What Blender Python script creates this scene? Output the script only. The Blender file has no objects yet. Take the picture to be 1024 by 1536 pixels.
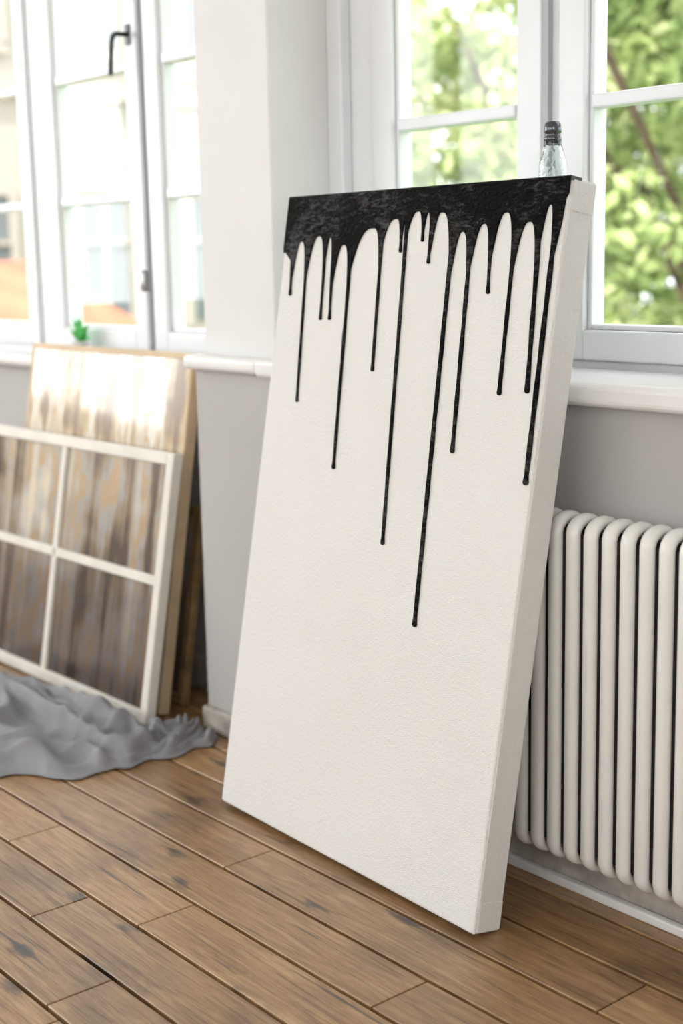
import bpy, bmesh, math, random
from mathutils import Vector, Matrix, noise
random.seed(7)
scene=bpy.context.scene
COL=scene.collection

# ------------------------------------------------------------ materials
def mat(name):
    m=bpy.data.materials.new(name); m.use_nodes=True
    nt=m.node_tree; nt.nodes.clear()
    o=nt.nodes.new('ShaderNodeOutputMaterial'); b=nt.nodes.new('ShaderNodeBsdfPrincipled')
    nt.links.new(b.outputs[0],o.inputs[0]); return m,nt,b,o
def N(nt,t,**k):
    n=nt.nodes.new(t)
    for a,v in k.items():
        if a in n.inputs.keys(): n.inputs[a].default_value=v
        else: setattr(n,a,v)
    return n
def ramp(nt,fac,stops):
    r=nt.nodes.new('ShaderNodeValToRGB'); e=r.color_ramp.elements
    while len(e)<len(stops): e.new(.5)
    for i,(p,c) in enumerate(stops):
        e[i].position=p; e[i].color=(*c,1) if len(c)==3 else c
    nt.links.new(fac,r.inputs[0]); return r
def mapped(nt,scale,coord='Object'):
    tc=N(nt,'ShaderNodeTexCoord'); mp=N(nt,'ShaderNodeMapping'); mp.inputs['Scale'].default_value=scale
    nt.links.new(tc.outputs[coord],mp.inputs[0]); return mp
def simple(name,col,rough=.5,var=.06,scale=6,bump=0,bscale=200,metal=0,spec=.5,coat=0):
    m,nt,b,o=mat(name)
    mp=mapped(nt,(1,1,1)); n=N(nt,'ShaderNodeTexNoise',Scale=scale,Detail=5)
    nt.links.new(mp.outputs[0],n.inputs['Vector'])
    lo=[max(0,c*(1-var)) for c in col]; hi=[min(1,c*(1+var)) for c in col]
    r=ramp(nt,n.outputs[0],[(.3,lo),(.7,hi)]); nt.links.new(r.outputs[0],b.inputs['Base Color'])
    b.inputs['Roughness'].default_value=rough; b.inputs['Metallic'].default_value=metal
    b.inputs['Specular IOR Level'].default_value=spec; b.inputs['Coat Weight'].default_value=coat
    if bump:
        n2=N(nt,'ShaderNodeTexNoise',Scale=bscale,Detail=3); nt.links.new(mp.outputs[0],n2.inputs['Vector'])
        bp=N(nt,'ShaderNodeBump',Strength=bump,Distance=.002); nt.links.new(n2.outputs[0],bp.inputs['Height'])
        nt.links.new(bp.outputs[0],b.inputs['Normal'])
    return m
M={}
M['wall']=simple('plaster_wall',(.75,.745,.735),.9,.03,3,.35,90)
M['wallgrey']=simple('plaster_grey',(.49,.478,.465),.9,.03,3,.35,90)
M['white']=simple('window_paint',(.78,.795,.81),.35,.02,8)
M['gapgrey']=simple('window_seal',(.40,.42,.43),.5)
M['sill']=simple('sill_paint',(.80,.79,.78),.35,.03,8)
M['rad']=simple('radiator_enamel',(.78,.765,.73),.2,.03,10,.15,40,coat=.4)
M['gapshade']=simple('radiator_gap_shade',(.02,.018,.016),.8,spec=.1)  # near-black colour stands in for shade between the columns
M['black']=simple('black_metal',(.02,.02,.02),.35)
M['chrome']=simple('dark_chrome',(.10,.10,.11),.2,.1,8,metal=1)
M['steel']=simple('steel',(.5,.5,.5),.3,metal=1)
M['rawframe']=simple('painted_wood',(.76,.72,.65),.6,.08,12,.3,60)
M['lightwood']=simple('light_wood',(.64,.48,.30),.6,.15,9,.3,60)
M['darkwood']=simple('gilded_dark_wood',(.24,.15,.065),.45,.5,14,.3,60)
M['base']=simple('baseboard_paint',(.40,.36,.32),.6,.35,22,.4,50)
M['cloth']=simple('grey_cloth',(.27,.27,.285),.85,.1,10,.4,600)
M['subfloor']=simple('subfloor',(.008,.005,.004),.9)
M['leafpot']=simple('plant_pot',(.8,.8,.78),.4)
M['ceil']=simple('ceiling_paint',(.82,.82,.81),.9)
M['facade']=simple('facade_render',(.47,.43,.385),.9,.05,1)
M['facwin']=simple('facade_window',(.18,.20,.22),.4)
M['roof']=simple('roof_tile',(.46,.17,.10),.8,.25,3)
M['grass']=simple('grass',(.12,.24,.05),.95,.3,2)
M['bark']=simple('bark',(.12,.08,.05),.9,.3,6)

# canvas cloth
m,nt,b,o=mat('canvas_fabric'); M['canvas']=m
mp=mapped(nt,(1,1,1)); n=N(nt,'ShaderNodeTexNoise',Scale=4,Detail=3); nt.links.new(mp.outputs[0],n.inputs['Vector'])
r=ramp(nt,n.outputs[0],[(.3,(.80,.788,.76)),(.7,(.82,.81,.785))]); nt.links.new(r.outputs[0],b.inputs['Base Color'])
b.inputs['Roughness'].default_value=.8; b.inputs['Specular IOR Level'].default_value=.25
n2=N(nt,'ShaderNodeTexNoise',Scale=480,Detail=2); nt.links.new(mp.outputs[0],n2.inputs['Vector'])
n3=N(nt,'ShaderNodeTexNoise',Scale=150,Detail=4); nt.links.new(mp.outputs[0],n3.inputs['Vector'])
mx=N(nt,'ShaderNodeMath',operation='ADD'); nt.links.new(n2.outputs[0],mx.inputs[0]); nt.links.new(n3.outputs[0],mx.inputs[1])
bp=N(nt,'ShaderNodeBump',Strength=1,Distance=.0020); nt.links.new(mx.outputs[0],bp.inputs['Height']); nt.links.new(bp.outputs[0],b.inputs['Normal'])

# black paint
m,nt,b,o=mat('black_paint'); M['paint']=m
b.inputs['Base Color'].default_value=(.0015,.0015,.0018,1); b.inputs['Roughness'].default_value=.15
mp=mapped(nt,(7,18,7)); mp.inputs['Rotation'].default_value=(0,0,.7)
n=N(nt,'ShaderNodeTexNoise',Scale=3.5,Detail=8,Distortion=2.0); n.inputs['Roughness'].default_value=.62
nt.links.new(mp.outputs[0],n.inputs['Vector'])
bp=N(nt,'ShaderNodeBump',Strength=1,Distance=.020); nt.links.new(n.outputs[0],bp.inputs['Height']); nt.links.new(bp.outputs[0],b.inputs['Normal'])
mq=mapped(nt,(20,60,20)); mq.inputs['Rotation'].default_value=(0,0,.8)
nq=N(nt,'ShaderNodeTexNoise',Scale=2.2,Detail=10,Distortion=.8); nq.inputs['Roughness'].default_value=.75; nt.links.new(mq.outputs[0],nq.inputs['Vector'])
mg=mapped(nt,(1,1,1)); ng=N(nt,'ShaderNodeTexNoise',Scale=7,Detail=2); nt.links.new(mg.outputs[0],ng.inputs['Vector'])
md_=N(nt,'ShaderNodeMath',operation='MULTIPLY_ADD'); nt.links.new(ng.outputs[0],md_.inputs[0]); md_.inputs[1].default_value=.5; 
sb_=N(nt,'ShaderNodeMath',operation='SUBTRACT'); nt.links.new(nq.outputs[0],sb_.inputs[0]); sb_.inputs[1].default_value=.25; nt.links.new(sb_.outputs[0],md_.inputs[2])
rq=ramp(nt,md_.outputs[0],[(.52,(.06,.06,.06)),(.66,(1,1,1))]); nt.links.new(rq.outputs[0],b.inputs['Specular IOR Level'])

# wood floor
m,nt,b,o=mat('wood_planks'); M['plank']=m
at=N(nt,'ShaderNodeAttribute',attribute_name='plank'); 
tc=N(nt,'ShaderNodeTexCoord')
sc=N(nt,'ShaderNodeVectorMath',operation='SCALE'); sc.inputs['Scale'].default_value=37.
nt.links.new(at.outputs['Color'],sc.inputs[0])
ad=N(nt,'ShaderNodeVectorMath',operation='ADD'); nt.links.new(tc.outputs['Object'],ad.inputs[0]); nt.links.new(sc.outputs[0],ad.inputs[1])
mp=N(nt,'ShaderNodeMapping'); mp.inputs['Scale'].default_value=(1.6,24,1); nt.links.new(ad.outputs[0],mp.inputs[0])
g=N(nt,'ShaderNodeTexNoise',Scale=2.4,Detail=12,Distortion=1.2); g.inputs['Roughness'].default_value=.72; nt.links.new(mp.outputs[0],g.inputs['Vector'])
col=ramp(nt,g.outputs[0],[(.30,(.14,.070,.026)),(.43,(.34,.18,.070)),(.57,(.46,.27,.115)),(.75,(.60,.40,.20))])
mpf=N(nt,'ShaderNodeMapping'); mpf.inputs['Scale'].default_value=(7,170,1); nt.links.new(ad.outputs[0],mpf.inputs[0])
fp=N(nt,'ShaderNodeTexNoise',Scale=2,Detail=4); nt.links.new(mpf.outputs[0],fp.inputs['Vector'])
fpr=ramp(nt,fp.outputs[0],[(.36,(.58,.53,.49)),(.50,(1,1,1))])
mulf=N(nt,'ShaderNodeMix',data_type='RGBA',blend_type='MULTIPLY'); mulf.inputs[0].default_value=.8
nt.links.new(col.outputs[0],mulf.inputs[6]); nt.links.new(fpr.outputs[0],mulf.inputs[7])
mp2=N(nt,'ShaderNodeMapping'); mp2.inputs['Scale'].default_value=(3.2,8,1); nt.links.new(ad.outputs[0],mp2.inputs[0])
v=N(nt,'ShaderNodeTexVoronoi',Scale=1.15); nt.links.new(mp2.outputs[0],v.inputs['Vector'])
mpk=N(nt,'ShaderNodeMapping'); mpk.inputs['Scale'].default_value=(14,60,1); nt.links.new(ad.outputs[0],mpk.inputs[0])
nd=N(nt,'ShaderNodeTexNoise',Scale=1.2,Detail=6); nt.links.new(mpk.outputs[0],nd.inputs['Vector'])
vm=N(nt,'ShaderNodeMath',operation='MULTIPLY_ADD'); nt.links.new(nd.outputs[0],vm.inputs[0]); vm.inputs[1].default_value=.5; nt.links.new(v.outputs['Distance'],vm.inputs[2])
kn=ramp(nt,vm.outputs[0],[(.29,(.04,.035,.035)),(.345,(.34,.30,.28)),(.42,(1,1,1))])
mul=N(nt,'ShaderNodeMix',data_type='RGBA',blend_type='MULTIPLY'); mul.inputs[0].default_value=.92
nt.links.new(mulf.outputs[2],mul.inputs[6]); nt.links.new(kn.outputs[0],mul.inputs[7])
mp3=N(nt,'ShaderNodeMapping'); mp3.inputs['Scale'].default_value=(2.2,70,1); nt.links.new(ad.outputs[0],mp3.inputs[0])
cr=N(nt,'ShaderNodeTexNoise',Scale=1.5,Detail=6); nt.links.new(mp3.outputs[0],cr.inputs['Vector'])
crr=ramp(nt,cr.outputs[0],[(.32,(.20,.17,.16)),(.37,(1,1,1))])
mul1=N(nt,'ShaderNodeMix',data_type='RGBA',blend_type='MULTIPLY'); mul1.inputs[0].default_value=.85
nt.links.new(mul.outputs[2],mul1.inputs[6]); nt.links.new(crr.outputs[0],mul1.inputs[7])
wp=N(nt,'ShaderNodeTexNoise',Scale=3.4,Detail=8); nt.links.new(tc.outputs['Object'],wp.inputs['Vector']); wp.inputs['Roughness'].default_value=.65
wr=ramp(nt,wp.outputs[0],[(.36,(.52,.50,.50)),(.50,(1,1,1)),(.7,(1.0,1.0,1.0))])
mul3=N(nt,'ShaderNodeMix',data_type='RGBA',blend_type='MULTIPLY'); mul3.inputs[0].default_value=.75
nt.links.new(mul1.outputs[2],mul3.inputs[6]); nt.links.new(wr.outputs[0],mul3.inputs[7])
sep=N(nt,'ShaderNodeSeparateColor'); nt.links.new(at.outputs['Color'],sep.inputs[0])
tone=ramp(nt,sep.outputs[0],[(0,(.70,.68,.66)),(1,(1.0,1.0,1.0))])
mul2=N(nt,'ShaderNodeMix',data_type='RGBA',blend_type='MULTIPLY'); mul2.inputs[0].default_value=1
nt.links.new(mul3.outputs[2],mul2.inputs[6]); nt.links.new(tone.outputs[0],mul2.inputs[7])
nt.links.new(mul2.outputs[2],b.inputs['Base Color'])
rr=ramp(nt,g.outputs[0],[(.3,(.46,.46,.46)),(.7,(.30,.30,.30))]); nt.links.new(rr.outputs[0],b.inputs['Roughness'])
b.inputs['Specular IOR Level'].default_value=.7
b.inputs['Coat Weight'].default_value=.45; b.inputs['Coat Roughness'].default_value=.30
bp=N(nt,'ShaderNodeBump',Strength=.5,Distance=.002); nt.links.new(g.outputs[0],bp.inputs['Height']); nt.links.new(bp.outputs[0],b.inputs['Normal'])

# reflections in the old glass, painted into the colour as streaks
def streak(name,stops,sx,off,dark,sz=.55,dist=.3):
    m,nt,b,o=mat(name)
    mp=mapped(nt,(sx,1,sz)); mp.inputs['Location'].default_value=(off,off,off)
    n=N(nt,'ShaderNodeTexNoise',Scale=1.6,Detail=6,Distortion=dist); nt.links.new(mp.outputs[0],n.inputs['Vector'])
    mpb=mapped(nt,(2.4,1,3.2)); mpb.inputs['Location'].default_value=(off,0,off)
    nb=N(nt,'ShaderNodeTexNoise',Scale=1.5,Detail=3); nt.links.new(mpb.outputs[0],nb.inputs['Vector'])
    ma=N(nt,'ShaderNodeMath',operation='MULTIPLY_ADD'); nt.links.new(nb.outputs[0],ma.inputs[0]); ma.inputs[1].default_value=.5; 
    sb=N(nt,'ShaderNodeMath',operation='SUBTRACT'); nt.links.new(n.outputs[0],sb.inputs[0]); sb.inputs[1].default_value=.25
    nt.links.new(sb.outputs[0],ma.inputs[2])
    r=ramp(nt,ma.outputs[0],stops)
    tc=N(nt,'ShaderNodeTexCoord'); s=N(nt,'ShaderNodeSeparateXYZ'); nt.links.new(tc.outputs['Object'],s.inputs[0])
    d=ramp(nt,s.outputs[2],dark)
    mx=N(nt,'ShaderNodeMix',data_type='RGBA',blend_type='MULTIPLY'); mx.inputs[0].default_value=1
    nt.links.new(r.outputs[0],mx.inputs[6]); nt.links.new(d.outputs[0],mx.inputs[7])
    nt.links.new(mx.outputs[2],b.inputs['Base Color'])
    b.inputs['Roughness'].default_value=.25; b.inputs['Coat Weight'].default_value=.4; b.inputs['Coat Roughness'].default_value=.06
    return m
M['reflectA']=streak('aged_pane',[(.36,(.10,.07,.05)),(.44,(.32,.24,.16)),(.50,(.42,.42,.42)),(.55,(.52,.36,.19)),(.60,(.50,.50,.50)),(.68,(.78,.70,.56))],9,3.1,[(.06,(.24,.21,.21)),(.28,(.42,.38,.37)),(.40,(.86,.84,.81)),(.60,(1,.95,.84))])  # streaks are reflections painted into the pane colour
M['reflectB']=streak('painted_reflection_panel',[(.38,(.26,.16,.08)),(.43,(.56,.42,.24)),(.47,(.80,.76,.69)),(.52,(.50,.34,.17)),(.55,(.80,.77,.70)),(.66,(.66,.52,.34))],7,8.3,[(.3,(.8,.78,.75)),(.7,(1,.98,.93))])

# clear glass
m=bpy.data.materials.new('window_glass'); m.use_nodes=True; nt=m.node_tree; nt.nodes.clear()
o=N(nt,'ShaderNodeOutputMaterial'); t=N(nt,'ShaderNodeBsdfTransparent'); gl=N(nt,'ShaderNodeBsdfGlossy'); gl.inputs['Roughness'].default_value=.02
lw=N(nt,'ShaderNodeLayerWeight',Blend=.5); pw=N(nt,'ShaderNodeMath',operation='POWER'); pw.inputs[1].default_value=4.5; nt.links.new(lw.outputs['Facing'],pw.inputs[0])
ma=N(nt,'ShaderNodeMath',operation='MULTIPLY_ADD'); nt.links.new(pw.outputs[0],ma.inputs[0]); ma.inputs[1].default_value=.6; ma.inputs[2].default_value=.04
mxs=N(nt,'ShaderNodeMixShader'); t.inputs[0].default_value=(.98,.985,.985,1)
nt.links.new(ma.outputs[0],mxs.inputs[0]); nt.links.new(t.outputs[0],mxs.inputs[1]); nt.links.new(gl.outputs[0],mxs.inputs[2]); nt.links.new(mxs.outputs[0],o.inputs[0])
M['glass']=m
m,nt,b,o=mat('bottle_glass'); b.inputs['Transmission Weight'].default_value=1; b.inputs['Roughness'].default_value=.02; b.inputs['IOR'].default_value=1.5
b.inputs['Base Color'].default_value=(.82,.86,.86,1)
mp=mapped(nt,(1,1,1)); n=N(nt,'ShaderNodeTexNoise',Scale=70,Detail=2); nt.links.new(mp.outputs[0],n.inputs['Vector'])
bp=N(nt,'ShaderNodeBump',Strength=.6,Distance=.003); nt.links.new(n.outputs[0],bp.inputs['Height']); nt.links.new(bp.outputs[0],b.inputs['Normal']); M['bottle']=m
# leaves
def leafmat(name,stops,sc):
    m,nt,b,o=mat(name)
    at=N(nt,'ShaderNodeAttribute',attribute_name='tone'); r=ramp(nt,at.outputs['Fac'],stops)
    nt.links.new(r.outputs[0],b.inputs['Base Color']); b.inputs['Roughness'].default_value=.6
    tr=N(nt,'ShaderNodeBsdfTranslucent'); nt.links.new(r.outputs[0],tr.inputs[0]); ms=N(nt,'ShaderNodeMixShader'); ms.inputs[0].default_value=.4
    nt.links.new(b.outputs[0],ms.inputs[1]); nt.links.new(tr.outputs[0],ms.inputs[2]); nt.links.new(ms.outputs[0],o.inputs[0]); return m
M['leaf']=leafmat('tree_leaves',[(0,(.19,.28,.09)),(.5,(.42,.51,.20)),(1,(.74,.77,.44))],1)
M['pleaf']=simple('plant_leaves',(.12,.58,.16),.4,.4,60)

# ------------------------------------------------------------ mesh helpers
def box(bm,x0,x1,y0,y1,z0,z1,mi=0):
    vs=[bm.verts.new(p) for p in [(x0,y0,z0),(x1,y0,z0),(x1,y1,z0),(x0,y1,z0),(x0,y0,z1),(x1,y0,z1),(x1,y1,z1),(x0,y1,z1)]]
    for f in [(0,3,2,1),(4,5,6,7),(0,1,5,4),(1,2,6,5),(2,3,7,6),(3,0,4,7)]:
        bm.faces.new([vs[i] for i in f]).material_index=mi
    return vs
def obj(name,bm,mats,parent=None,bevel=0,seg=2,smooth=False,loc=None):
    me=bpy.data.meshes.new(name); bm.normal_update(); bm.to_mesh(me); bm.free()
    ob=bpy.data.objects.new(name,me); COL.objects.link(ob)
    for k in mats: me.materials.append(M[k])
    if smooth:
        for p in me.polygons: p.use_smooth=True
    if bevel:
        md=ob.modifiers.new('bevel','BEVEL'); md.width=bevel; md.segments=seg; md.limit_method='ANGLE'
        md.harden_normals=False
    if parent: ob.parent=parent
    if loc: ob.location=loc
    return ob
def empty(name,loc=(0,0,0),rot=(0,0,0)):
    e=bpy.data.objects.new(name,None); COL.objects.link(e); e.location=loc; e.rotation_euler=rot; e.empty_display_size=.1; return e
def boxes(name,lst,mats,**k):
    bm=bmesh.new()
    for b_ in lst: box(bm,*b_)
    return obj(name,bm,mats,**k)
def lathe(bm,prof,cx_,cy_,seg=24,mi=0,cap=True):
    rings=[]
    for r_,z_ in prof:
        rings.append([bm.verts.new((cx_+r_*math.cos(2*math.pi*i/seg),cy_+r_*math.sin(2*math.pi*i/seg),z_)) for i in range(seg)])
    for a,b_ in zip(rings,rings[1:]):
        for i in range(seg):
            f=bm.faces.new((a[i],a[(i+1)%seg],b_[(i+1)%seg],b_[i])); f.material_index=mi; f.smooth=True
    if cap:
        bm.faces.new(rings[0][::-1]).material_index=mi; bm.faces.new(rings[-1]).material_index=mi
def tube(bm,pts,r,seg=10,mi=0,rx=None,closed=False):
    """sweep ellipse along path lying in any plane"""
    n=len(pts); rings=[]
    for i,p in enumerate(pts):
        if closed: t=(pts[(i+1)%n]-pts[i-1]).normalized()
        else: t=(pts[min(i+1,n-1)]-pts[max(i-1,0)]).normalized()
        a=Vector((1,0,0)) if abs(t.x)<.9 else Vector((0,0,1))
        u=(a-t*a.dot(t)).normalized(); w=t.cross(u)
        rings.append([bm.verts.new(p+u*(rx or r)*math.cos(2*math.pi*k/seg)+w*r*math.sin(2*math.pi*k/seg)) for k in range(seg)])
    rng=range(n) if closed else range(n-1)
    for i in rng:
        a=rings[i];b_=rings[(i+1)%n]
        for k in range(seg):
            f=bm.faces.new((a[k],a[(k+1)%seg],b_[(k+1)%seg],b_[k])); f.smooth=True; f.material_index=mi
    if not closed:
        bm.faces.new(rings[0][::-1]).material_index=mi; bm.faces.new(rings[-1]).material_index=mi

# ------------------------------------------------------------ room shell
XL,XR,YB=-5.6,1.6,-3.0; H=2.9; WT=2.5
# floor planks
bm=bmesh.new(); lay=bm.loops.layers.float_color.new('plank')
PW=.12; gap=.0075
k0=int((YB-1.13)/PW)-1
y=1.13+k0*PW
row=k0
fixed={0:[-2.40,-1.93],-1:[-2.08],-2:[-2.62,-1.80],1:[-1.47],2:[-2.02],3:[-1.24],-3:[-1.75]}
while y<2.0:
    y1=min(y+PW,2.0)
    if y1>YB:
        xs=[XL]
        x=XL+random.uniform(.4,1.6)
        js=[]
        while x<XR-.3:
            js.append(x); x+=random.uniform(1.1,2.3)
        if row in fixed:
            js=[j for j in js if all(abs(j-f)>.85 for f in fixed[row])]+fixed[row]
        xs+=sorted(js)+[XR]
        for a,b_ in zip(xs,xs[1:]):
            c=(random.random(),random.random(),random.random(),1)
            nf=len(bm.faces)
            yy0=max(y,YB)+gap/2; 
            vs=box(bm,a+.0014,b_-.0014,yy0,y1-gap/2,-.02,0.0)
            bm.faces.ensure_lookup_table()
            for f in bm.faces[nf:]:
                for l in f.loops: l[lay]=c
    y+=PW; row+=1
box(bm,XL,XR,YB,2.0,-.06,-.014,1)
obj('floor',bm,['plank','subfloor'],bevel=.0012,seg=1)
boxes('ceiling',[(XL,XR,YB,2.2,H,H+.1)],['ceil'])
PLx,PRx=-2.69,-2.42
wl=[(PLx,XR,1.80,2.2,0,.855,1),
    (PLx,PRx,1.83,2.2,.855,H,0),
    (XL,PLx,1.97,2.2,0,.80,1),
    (PRx,XR,1.83,2.2,WT,H,0),(XL,PLx,1.83,2.2,WT,H,0),
    (-1.16,XR,1.83,2.2,.855,WT,0),
    (XL,-4.52,1.83,2.2,.80,WT,0),(XL,-4.52,1.83,1.97,0,.80,0)]
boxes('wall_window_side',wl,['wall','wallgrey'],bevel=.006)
def ledge(name,x0,x1,y0,y1,z0,z1):
    bm=bmesh.new(); box(bm,x0,x1,y0,y1,z0,z1); return obj(name,bm,['sill'],bevel=.012,seg=4)
ledge('window_sill',PRx+.001,-1.12,1.765,2.0,.850,.89)
ledge('trim_1',PLx-.012,PRx,1.772,1.829,.855,.888)
ledge('window_sill.001',-4.52,PLx,1.928,2.0,.80,.835)
def basebd(name,l):
    return boxes(name,l,['base'],bevel=.008,seg=3)
basebd('baseboard_window_side',[(PLx,XR,1.782,1.80,0,.06),(XL,PLx-.001,1.952,1.97,0,.09)])
boxes('trim_2',[(PLx+.3,XR,1.765,1.781,0,.018)],['sill'],bevel=.004)
def wall_open(name,axis,pos0,pos1,a0,a1,ops):
    lst=[]; z0,z1=.8,2.5
    cur=a0
    def add(u0,u1,za,zb):
        lst.append((u0,u1,pos0,pos1,za,zb) if axis=='y' else (pos0,pos1,u0,u1,za,zb))
    for (u0,u1) in ops:
        add(cur,u0,0,H); add(u0,u1,0,z0); add(u0,u1,z1,H); cur=u1
    add(cur,a1,0,H)
    return boxes(name,lst,['wall'])
backops=[(-4.8,-3.2),(-2.6,-1.0),(-.4,1.1)]
wall_open('wall_back','y',YB-.15,YB,XL,XR,backops)
leftops=[(-2.2,-.7),(-.2,1.2)]
wall_open('wall_left','x',XL-.15,XL,YB-.15,2.2,leftops)
rightops=[(-1.4,.2)]  # unseen opening added for the warm fill lamp
wall_open('wall_right','x',XR,XR+.15,YB-.15,2.2,rightops)

# ------------------------------------------------------------ windows
def window(name,sashes,z0,z1,gz0,gz1,munt,y0,ox0,ox1,mw=.024):
    e=empty(name,(0,0,0))
    fr=[];sa=[];gp=[]
    fr+= [(ox0,ox1,y0+.012,y0+.10,z0,gz0-.055),(ox0,ox1,y0+.012,y0+.10,gz1+.055,z1)]
    st=.062
    edges=[ox0]+[v for g in sashes for v in (g[0]-st,g[1]+st)]+[ox1]
    for i in range(0,len(edges),2):
        a,b_=edges[i],edges[i+1]
        if b_-a>.02: fr.append((a,b_,y0+.012,y0+.10,z0,z1))
        elif b_-a>0: gp.append((a,b_,y0+.02,y0+.08,z0,z1))
    gb=bmesh.new()
    for (a,b_) in sashes:
        sa+=[(a-st,a,y0,y0+.05,gz0-.055,gz1+.055),(b_,b_+st,y0,y0+.05,gz0-.055,gz1+.055),
             (a,b_,y0,y0+.05,gz0-.055,gz0),(a,b_,y0,y0+.05,gz1,gz1+.055)]
        q=.010
        sa+=[(a,a+q,y0+.012,y0+.05,gz0,gz1),(b_-q,b_,y0+.012,y0+.05,gz0,gz1),(a+q,b_-q,y0+.012,y0+.05,gz0,gz0+q)]
        for z in munt: sa.append((a+q,b_-q,y0+.006,y0+.046,z-mw/2,z+mw/2))
        gb.faces.new([gb.verts.new(p) for p in ((a,y0+.03,gz0),(b_,y0+.03,gz0),(b_,y0+.03,gz1),(a,y0+.03,gz1))])
    boxes(name+'_frame',fr,['white'],parent=e,bevel=.004)
    boxes(name+'_sashes',sa,['white'],parent=e,bevel=.004,seg=2)
    if gp: boxes(name+'_seals',gp,['gapgrey'],parent=e)
    obj(name+'_glass',gb,['glass'],parent=e)
    return e
w1=window('window_1',[(-2.232,-1.882),(-1.716,-1.37)],.86,WT,.958,2.40,[1.362,1.76,2.1],2.0,PRx,-1.16)
boxes('casing',[(PRx,-2.372,1.985,2.012,.89,WT)],['white'],parent=w1,bevel=.004)
boxes('centre_seal',[(-1.818,-1.803,1.9995,2.013,.905,2.45)],['gapgrey'],parent=w1)
w2=window('window_2',[(-4.26,-3.865),(-3.655,-3.262),(-3.108,-2.76)],.82,WT,.915,2.42,[1.265,1.595,1.93],2.0,-4.52,PLx)
boxes('centre_seal',[(-3.203,-3.188,1.9995,2.013,.87,2.45)],['gapgrey'],parent=w2)
bm=bmesh.new()
hx,hz=-3.235,1.668
box(bm,hx-.009,hx+.009,1.994,2.0,hz-.025,hz+.025)
tube(bm,[Vector((hx,1.994,hz)),Vector((hx,1.965,hz)),Vector((hx-.004,1.958,hz-.003)),Vector((hx-.012,1.957,hz-.02)),Vector((hx-.022,1.957,hz-.10))],.0062,10)
obj('handle',bm,['black'],parent=w2)
bm=bmesh.new()
for z in (1.02,1.75): lathe(bm,[(.007,z),(.009,z+.004),(.009,z+.05),(.007,z+.054)],-3.20,1.993,12)
obj('hinge',bm,['steel'],parent=w2)
for i,(a,b_) in enumerate(backops):
    mid=(a+b_)/2
    w=window('window_%d'%(3+i),[(a+.12,mid-.08),(mid+.08,b_-.12)],.8,2.5,.9,2.4,[1.4,1.9],YB-.13,a,b_)
for i,(a,b_) in enumerate(leftops):
    mid=(a+b_)/2
    w=window('window_%d'%(6+i),[(-(b_-.12)+0,-(mid+.08)),(-(mid-.08),-(a+.12))],.8,2.5,.9,2.4,[1.4,1.9],0,-b_,-a)
    w.rotation_euler=(0,0,math.radians(-90)); w.location=(XL-.13,0,0)
for i,(a,b_) in enumerate(rightops):  # window frame for the added right-hand opening
    mid=(a+b_)/2
    w=window('window_%d'%(8+i),[(-(b_-.12)+0,-(mid+.08)),(-(mid-.08),-(a+.12))],.8,2.5,.9,2.4,[1.4,1.9],0,-b_,-a)
    w.rotation_euler=(0,0,math.radians(-90)); w.location=(XR+.03,0,0)

# ------------------------------------------------------------ painted canvas
LE=.1753; TH=.0598; CW=.7587; CL=1.2241
cv=empty('painted_canvas',(-2.27,1.5421,TH*math.sin(LE)),(-LE,0,-.0434))
bm=bmesh.new(); box(bm,0,CW,0,TH,0,CL)
c=obj('canvas_body',bm,['canvas'],parent=cv,bevel=.0045,seg=3)
bm=bmesh.new()
for z0,z1 in ((.004,.052),(CL-.052,CL-.004)):
    box(bm,CW-.001,CW+.0018,.006,TH-.003,z0,z1)
box(bm,CW-.001,CW+.0014,.004,.010,.03,CL-.03)
for z0,z1 in ((.004,.052),(CL-.052,CL-.004)):
    box(bm,-.0018,.001,.006,TH-.003,z0,z1)
obj('corner_folds',bm,['canvas'],parent=cv,bevel=.0008)
dr=[((0.03,1.127),(0.039,1.035)),((0.078,1.133),(0.103,0.829)),((0.137,1.138),(0.148,0.989)),((0.161,1.137),(0.177,0.99)),((0.218,1.118),(0.244,0.713)),((0.305,1.152),(0.324,0.9)),((0.358,1.169),(0.363,1.114)),((0.371,1.18),(0.412,0.595)),((0.415,1.181),(0.42,1.132)),((0.438,1.18),(0.443,1.094)),((0.498,1.147),(0.524,0.469)),((0.545,1.146),(0.565,0.775)),((0.592,1.156),(0.603,1.043)),((0.65,1.154),(0.66,0.879)),((0.704,1.152),(0.723,0.887)),((0.738,1.188),(0.746,0.742))]
hw=[.0022,.0022,.0018,.002,.0026,.0022,.0016,.0028,.0014,.0018,.0034,.0030,.002,.0026,.0032,.0036]
crest=[(0.057,1.137),(0.114,1.146),(0.147,1.143),(0.194,1.128),(0.277,1.157),(0.341,1.172),(0.366,1.168),(0.4,1.183),(0.427,1.18),(0.457,1.179),(0.522,1.144),(0.574,1.156),(0.624,1.173),(0.68,1.156),(0.723,1.182)]
def dx(i,z):
    (xt,zt),(xb,zb)=dr[i]; return xb+(xt-xb)*(z-zb)/(zt-zb)
out=[(0.0005,CL-.001),(0.0005,1.122)]
def arch(x0f,x1f,cz,D,xm):
    pts=[]; n=22; p=3.1
    for k in range(n+1):
        t=-1+2*k/n
        if t<0: x=xm+(xm-x0f)*t
        else: x=xm+(x1f-xm)*t
        pts.append((x,cz-D*abs(t)**p))
    return pts
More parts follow.
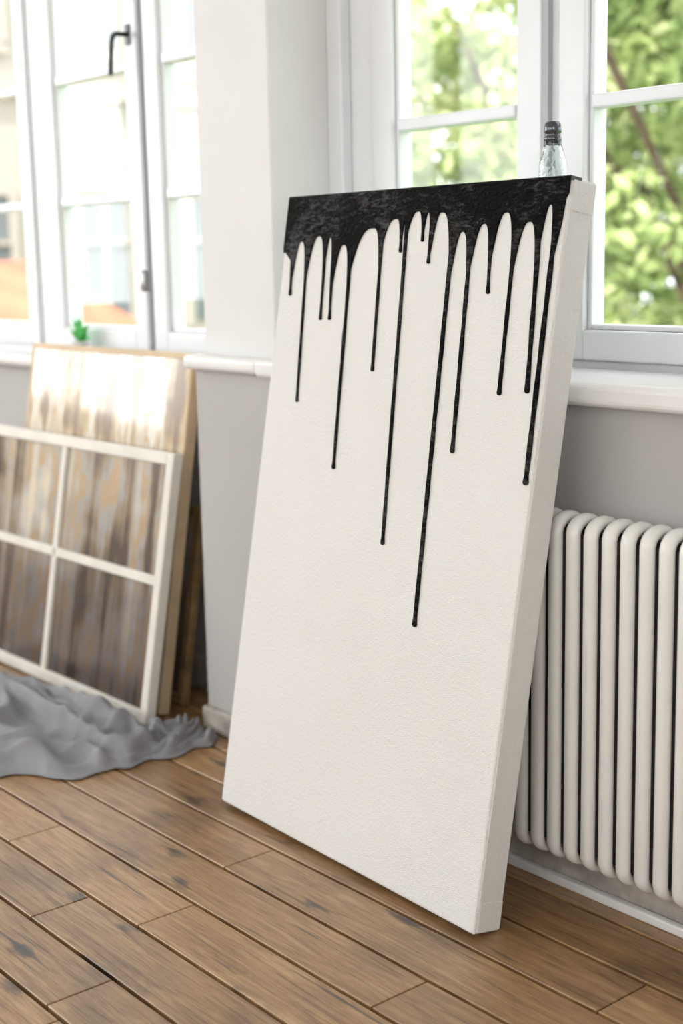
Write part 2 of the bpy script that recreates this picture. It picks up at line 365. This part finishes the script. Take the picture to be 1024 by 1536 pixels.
def drip(i,za,zb_):
    (xt,zt),(xb,zb)=dr[i]; w=hw[i]; pts=[]
    n=14
    def width(z):
        return w*(1+.18*math.sin(z*70+i)+.35*max(0,(z-(zt-.10))/.10)**2)
    for k in range(n+1):
        z=za+(zb+.010-za)*k/n; pts.append((dx(i,z)-width(z),z))
    R_=w*1.35+.0006
    for k in range(1,8):
        a=math.pi+math.pi*k/8
        pts.append((xb+R_*math.cos(a),zb+R_*math.sin(a)))
    for k in range(n+1):
        z=zb+.010+(zb_-zb-.010)*k/n; pts.append((dx(i,z)+width(z),z))
    return pts
n=len(dr); ends=[]
for i in range(n-1):
    cxm,cz=crest[i]
    gapw=dx(i+1,cz)-dx(i,cz)
    D=min(1.3*gapw+.010,.075, (cz-dr[i][1][1]-.014),(cz-dr[i+1][1][1]-.014))
    ends.append((cxm,cz,max(D,.006)))
za=1.10
for i in range(n):
    zr=ends[i][1]-ends[i][2] if i<n-1 else 1.10
    out+=drip(i,za,zr)
    if i<n-1:
        cxm,cz,D=ends[i]; z=cz-D
        x0=dx(i,z)+hw[i]*1.2; x1=dx(i+1,z)-hw[i+1]*1.2
        cxm=min(max(cxm,x0+(x1-x0)*.35),x0+(x1-x0)*.65)
        out+=arch(x0,x1,cz,D,cxm)[1:-1]; za=z
out+=[(.7505,1.15),(.7535,1.19),(CW-.0005,1.198),(CW-.0005,CL-.001)]
cu=bpy.data.curves.new('black_paint_drips','CURVE'); cu.dimensions='2D'; cu.fill_mode='BOTH'
sp=cu.splines.new('POLY'); sp.points.add(len(out)-1)
for p,q in zip(sp.points,out): p.co=(q[0],q[1],0,1)
sp.use_cyclic_u=True; cu.extrude=.0007; cu.bevel_depth=.0012; cu.bevel_resolution=2
tmp=bpy.data.objects.new('tmp',cu); COL.objects.link(tmp)
bpy.context.view_layer.update()
me=bpy.data.meshes.new_from_object(tmp.evaluated_get(bpy.context.evaluated_depsgraph_get()))
bpy.data.objects.remove(tmp)
po=bpy.data.objects.new('black_paint_drips',me); COL.objects.link(po); po.parent=cv; po.rotation_euler=(math.pi/2,0,0); po.location=(0,-.0012,0)
me.materials.clear(); me.materials.append(M['paint'])
for p in me.polygons: p.material_index=0
bm=bmesh.new()
box(bm,-.0016,CW+.0012,-.0022,TH*.4,CL-.006,CL+.0016)
box(bm,-.0024,.001,-.001,TH*.35,1.115,CL)
o_=obj('paint_top_edge',bm,['paint'],parent=cv,bevel=.0015,seg=2)

# ------------------------------------------------------------ radiator
rd=empty('radiator')
bm=bmesh.new()
yf,yr=1.709,1.766; zb,zt=.092,.668; pitch=.0372; x=-1.592; k=0
R_=(yr-yf)/2
xs=[]
while x<-.55:
    xs.append(x)
    pts=[]
    for a in range(0,9):
        t=math.pi*a/8; pts.append(Vector((x,(yf+yr)/2-R_*math.cos(t),zt-R_*.6+R_*.75*math.sin(t))))
    for a in range(0,9):
        t=math.pi+math.pi*a/8; pts.append(Vector((x,(yf+yr)/2-R_*math.cos(t),zb+R_*.6+R_*.75*math.sin(t))))
    tube(bm,pts,.0105,16,rx=.0137,closed=True)
    x+=pitch
obj('sections',bm,['rad'],parent=rd)
boxes('gap_shade_plate',[(xs[0]-.006,xs[-1]+.006,yf+.002,yr-.002,zb+.020,zt-.016)],['gapshade'],parent=rd)  # dark plate added to paint the shaded gaps between columns
bm=bmesh.new()
for z in (zt-.03,zb+.03):
    tube(bm,[Vector((xs[0]-.02,(yf+yr)/2,z)),Vector((xs[-1]+.02,(yf+yr)/2,z))],.010,14)
obj('headers',bm,['rad'],parent=rd)
bm=bmesh.new()
for x in (xs[3]+pitch/2,xs[-4]+pitch/2):
    for z in (zt-.075,zb+.075): box(bm,x-.003,x+.003,1.745,1.80,z-.01,z+.01)
obj('wall_brackets',bm,['rad'],parent=rd)
bm=bmesh.new()
xe=xs[-1]+.05
tube(bm,[Vector((xs[-1],(yf+yr)/2,zb+.03)),Vector((xe,(yf+yr)/2,zb+.03)),Vector((xe+.02,(yf+yr)/2,zb+.01)),Vector((xe+.02,(yf+yr)/2,0))],.009,12)
obj('feed_pipe',bm,['rad'],parent=rd)

# ------------------------------------------------------------ tall glass bottle on the sill
bt=empty('glass_bottle')
bm=bmesh.new()
bx,by=-1.697,1.895
lathe(bm,[(.024,.891),(.0265,.896),(.0265,1.20),(.0262,1.226),(.0245,1.247),(.0210,1.264),(.0175,1.277),(.0155,1.285),(.0160,1.287),(.0160,1.291)],bx,by,12)
lathe(bm,[(.0115,1.2905),(.0125,1.277),(.0170,1.264),(.0210,1.247),(.0227,1.226),(.0230,1.20),(.0230,.905),(.0180,.900)],bx,by,24)
obj('bottle_body',bm,['bottle'],parent=bt)
bm=bmesh.new(); lathe(bm,[(.0125,1.284),(.0150,1.2905),(.0155,1.294),(.0140,1.296),(.0140,1.301),(.0155,1.303),(.0140,1.317),(.011,1.321)],bx,by,20)
obj('bottle_cap',bm,['chrome'],parent=bt)

# ------------------------------------------------------------ leaning frames
def leanframe(name,br,ya,W,L,th,le,bar,mats,pan,verts=(),hors=(),panel_y=.4):
    e=empty(name,(br[0],br[1],th*math.sin(le)),(-le,0,ya))
    l=[(-W,-W+bar,0,th,0,L),(-bar,0,0,th,0,L),(-W+bar,-bar,0,th,0,bar),(-W+bar,-bar,0,th,L-bar,L)]
    for v_ in verts: l.append((-v_-bar*.4,-v_+bar*.4,.002,th-.002,bar,L-bar))
    for h_ in hors: l.append((-W+bar,-bar,.002,th-.002,h_-bar*.4,h_+bar*.4))
    boxes(name+'_wood',l,[mats],parent=e,bevel=.003)
    boxes(name+'_panes',[(-W+bar*.8,-bar*.8,th*panel_y,th*panel_y+.003,bar*.8,L-bar*.8)],[pan],parent=e)
    return e
leanframe('old_window_sash',(-2.791,1.686-.0),.005,1.02,.655,.028,.175,.030,'rawframe','reflectA',verts=(.519,),hors=(.345,))
leanframe('framed_panel',(-2.835,1.752),.02,.785,.885,.032,.165,.016,'lightwood','reflectB',panel_y=.06)
leanframe('dark_picture_frame',(-2.858,1.835),.0,.50,.50,.022,.16,.025,'darkwood','reflectA')

# ------------------------------------------------------------ cloth on floor
def interp(P,t):
    s=t*(len(P)-1); i=min(int(s),len(P)-2); f=s-i
    p0=Vector(P[max(i-1,0)]);p1=Vector(P[i]);p2=Vector(P[i+1]);p3=Vector(P[min(i+2,len(P)-1)])
    return .5*((2*p1)+(p2-p0)*f+(2*p0-5*p1+4*p2-p3)*f*f+(3*p1-p0-3*p2+p3)*f**3)
back=[(-2.76,1.765),(-2.775,1.70),(-2.84,1.655),(-3.10,1.655),(-3.40,1.64),(-3.75,1.62)]
front=[(-2.60,1.765),(-2.57,1.63),(-2.58,1.50),(-2.63,1.37),(-2.78,1.21),(-3.15,1.03)]
bm=bmesh.new(); NS,NT=240,140; G=[]
def sm(v,p): return (.5+.5*v)**p
for i in range(NS+1):
    s=i/NS; a=interp(back,s); b_=interp(front,s); r_=[]
    for j in range(NT+1):
        t=j/NT
        p=a.lerp(b_,t)
        edge=min(1,t*6)*min(1,(1-t)*8); edge=edge*edge*(3-2*edge)
        if t>.7: p+= (b_-a).normalized()*(noise.noise(Vector((s*8,0,5)))*.05+noise.noise(Vector((s*20,0,9)))*.012)*(t-.7)/.3
        wv=noise.noise(Vector((s*2.4,t*1.3,2.7)))
        wv2=noise.noise(Vector((s*4.0,t*2.2,9.1)))
        f1=sm(math.cos(6.28*(t*2.8-s*1.2+wv*1.7)),3.6)
        f2=sm(math.cos(6.28*(t*1.6+s*2.8+wv2*1.1)+1.0),4)
        f3=sm(math.cos(6.28*(t*6.0-s*3.4+wv2*2.2)),3)
        amp=.017+.034*min(1,max(0,(s-.12)/.4))
        z=.0035+edge*(amp*f1+amp*.7*f2*(1-.5*f1)+.010*f3+.003*(1+wv2))
        if i in(0,NS): z=.0035
        r_.append(bm.verts.new((p.x,p.y,z)))
    G.append(r_)
for i in range(NS):
    for j in range(NT):
        f=bm.faces.new((G[i][j],G[i+1][j],G[i+1][j+1],G[i][j+1])); f.smooth=True
c=obj('drop_cloth',bm,['cloth'],smooth=True)
md=c.modifiers.new('s','SOLIDIFY'); md.thickness=.0018; md.offset=1

# ------------------------------------------------------------ little plant on left sill
pl=empty('potted_plant'); px_,py_=-3.50,1.962
bm=bmesh.new(); lathe(bm,[(.018,.836),(.024,.872),(.026,.875),(.026,.882),(.022,.882),(.021,.874)],px_,py_,20); obj('pot',bm,['leafpot'],parent=pl)
bm=bmesh.new()
for k in range(34):
    a=random.uniform(0,2*math.pi); tilt=random.uniform(.1,1.25); Lf=random.uniform(.05,.10)
    d=Vector((math.cos(a)*math.sin(tilt),math.sin(a)*math.sin(tilt)*.3,math.cos(tilt))); s_=Vector((-math.sin(a),math.cos(a)*.6,0.3)).normalized()*.007
    b0=Vector((px_,py_,.876)); m1=b0+d*Lf*.6; tp=b0+d*Lf+Vector((0,0,-.010))
    vs=[bm.verts.new(v_) for v_ in (b0-s_*.3,b0+s_*.3,m1+s_,tp,m1-s_)]
    bm.faces.new(vs)
obj('leaves',bm,['pleaf'],parent=pl)

# ------------------------------------------------------------ outdoors
boxes('ground',[(-60,40,2.6,60,-4.2,-4.0)],['grass'])
e=empty('apartment_building')
bm=bmesh.new(); box(bm,-22,-15,1.5,14.2,-4.0,10)
box(bm,-15.05,-14.9,1.5,14.2,2.95,3.15); box(bm,-15.05,-14.9,1.5,14.2,-.3,-.15)
obj('facade',bm,['facade'],parent=e)
bm=bmesh.new(); bm2=bmesh.new()
for z in (-2.9,.35,3.6,6.4):
    for yy in [2.3+1.55*i for i in range(8)]:
        box(bm,-15.02,-14.97,yy,yy+.62,z,z+1.5)
        for (a,b_,c_,d_) in ((yy-.1,yy,z-.1,z+1.6),(yy+.62,yy+.72,z-.1,z+1.6),(yy,yy+.62,z+1.5,z+1.6),(yy-.1,yy+.72,z-.2,z-.08),(yy+.29,yy+.33,z,z+1.5),(yy,yy+.62,z+.95,z+1.0)):
            box(bm2,-15.04,-14.93,a,b_,c_,d_)
obj('facade_windows',bm,['facwin'],parent=e); obj('facade_trim',bm2,['facade'],parent=e)
e=empty('tiled_roof_house')
boxes('house_walls',[(-13.6,-10.6,1.0,7.0,-4.0,.15)],['facade'],parent=e)
bm=bmesh.new()
P=[(-10.3,.7,.1),(-10.3,7.3,.1),(-13.9,7.3,.1),(-13.9,.7,.1),(-12.1,2.2,1.12),(-12.1,6.3,1.12)]
vs=[bm.verts.new(p) for p in P]
for f in ((0,1,5,4),(1,2,5),(2,3,4,5),(3,0,4),(3,2,1,0)): bm.faces.new([vs[i] for i in f])
obj('house_roof',bm,['roof'],parent=e)
def tree(name,cen,rad,nclump,nleaf,size):
    e=empty(name,(0,0,0))
    bm=bmesh.new(); tube(bm,[Vector((cen[0],cen[1],-4)),Vector((cen[0]+.1,cen[1],-1.5)),Vector((cen[0],cen[1]+.1,cen[2]))],.12,10)
    for k in range(7):
        a=k*.9; tube(bm,[Vector((cen[0],cen[1],cen[2]-1.6+.25*k)),Vector((cen[0]+math.cos(a)*rad[0]*.7,cen[1]+math.sin(a)*rad[1]*.7,cen[2]+.3*k-.6))],.03,6)
    obj('trunk',bm,['bark'],parent=e)
    verts=[];faces=[];tone=[]
    for c_ in range(nclump):
        while True:
            u=Vector((random.uniform(-1,1),random.uniform(-1,1),random.uniform(-1,1)))
            if u.length<1: break
        u=u.normalized()*(u.length**.5)
        cc=Vector((cen[0]+u.x*rad[0],cen[1]+u.y*rad[1],cen[2]+u.z*rad[2])); cr=random.uniform(.22,.55)
        ct=random.uniform(.05,.8)
        for l in range(nleaf):
            d=Vector((random.gauss(0,1),random.gauss(0,1),random.gauss(0,1)+.25)).normalized()
            p=cc+d*cr*random.uniform(.6,1.05)
            nn=(d+Vector((random.uniform(-.7,.7),random.uniform(-.7,.7),random.uniform(-.4,.9)))).normalized()
            t1=nn.orthogonal().normalized(); t1=(Matrix.Rotation(random.uniform(0,6.28),3,nn)@t1); t2=nn.cross(t1)
            s=size*random.uniform(.6,1.3); b0=len(verts)
            verts+=[p-t1*s,p+t2*s*.5,p+t1*s,p-t2*s*.5]; faces.append((b0,b0+1,b0+2,b0+3))
            tone.append(min(1,max(0,ct+random.uniform(-.25,.3)+d.z*.12)))
    me=bpy.data.meshes.new('foliage'); me.from_pydata([tuple(v_) for v_ in verts],[],faces)
    at=me.attributes.new('tone','FLOAT','FACE')
    at.data.foreach_set('value',tone)
    me.materials.append(M['leaf'])
    ob=bpy.data.objects.new('foliage',me); COL.objects.link(ob); ob.parent=e
tree('leafy_tree',(-7.5,8.2,1.9),(1.25,1.1,2.9),80,175,.068)
tree('leafy_tree',(-5.6,7.6,1.5),(1.3,1.1,2.8),85,175,.068)
tree('leafy_tree',(-10.2,12.2,2.2),(2.2,1.3,3.6),75,150,.11)
tree('leafy_tree',(-6.9,12.5,2.0),(2.4,1.5,3.4),75,150,.11)

# ------------------------------------------------------------ light
w=bpy.data.worlds.new('sky'); scene.world=w; w.use_nodes=True; nt=w.node_tree; nt.nodes.clear()
o=N(nt,'ShaderNodeOutputWorld'); bg=N(nt,'ShaderNodeBackground'); bg.inputs[0].default_value=(.94,.97,1,1); bg.inputs[1].default_value=2.7
nt.links.new(bg.outputs[0],o.inputs[0])
sl=bpy.data.lights.new('sun','SUN'); sl.energy=6; sl.angle=.02; sl.color=(1,.95,.86)
s=bpy.data.objects.new('sun',sl); COL.objects.link(s); s.rotation_euler=Vector((.30,-.60,.95)).to_track_quat('Z','Y').to_euler()
def area(name,loc,target,sx,sy,pw,col=(1,.98,.95)):
    l=bpy.data.lights.new(name,'AREA'); l.shape='RECTANGLE'; l.size=sx; l.size_y=sy; l.energy=pw; l.color=col
    ob=bpy.data.objects.new(name,l); COL.objects.link(ob); ob.location=loc
    ob.rotation_euler=(Vector(loc)-Vector(target)).to_track_quat('Z','Y').to_euler(); return ob
for a,b_ in backops: area('daylight_back',((a+b_)/2,YB-.2,1.65),((a+b_)/2,0,1.4),b_-a,1.6,20,(1,.99,.98))
for a,b_ in leftops: area('daylight_left',(XL-.2,(a+b_)/2,1.65),(0,(a+b_)/2,1.2),b_-a,1.6,56,(.95,.98,1))
for a,b_ in rightops: area('fill_light_right',(XR+.2,(a+b_)/2,1.65),(-1,(a+b_)/2,1.2),b_-a,1.6,26,(1,.95,.87))  # unseen fill lamp added to warm and brighten right-facing sides

# ------------------------------------------------------------ camera
pitch_,yaw,roll=.1796,.691,-.0208
F=Vector((-math.cos(yaw)*math.cos(pitch_),math.sin(yaw)*math.cos(pitch_),-math.sin(pitch_)))
R0=Vector((math.sin(yaw),math.cos(yaw),0)); U0=R0.cross(F)
R=R0*math.cos(roll)+U0*math.sin(roll); U=U0*math.cos(roll)-R0*math.sin(roll)
cd=bpy.data.cameras.new('camera'); cam=bpy.data.objects.new('camera',cd); COL.objects.link(cam)
mw=Matrix((R,U,-F)).transposed().to_4x4(); mw.translation=Vector((0,0,1.1)); cam.matrix_world=mw
cd.sensor_fit='VERTICAL'; cd.sensor_height=36; cd.lens=36*2113.9/1536
cd.clip_start=.05; cd.clip_end=200
cd.dof.use_dof=True; cd.dof.focus_distance=2.34; cd.dof.aperture_fstop=2.5
scene.camera=cam
scene.view_settings.view_transform='Standard'
scene.view_settings.look='None'
scene.view_settings.exposure=0.25
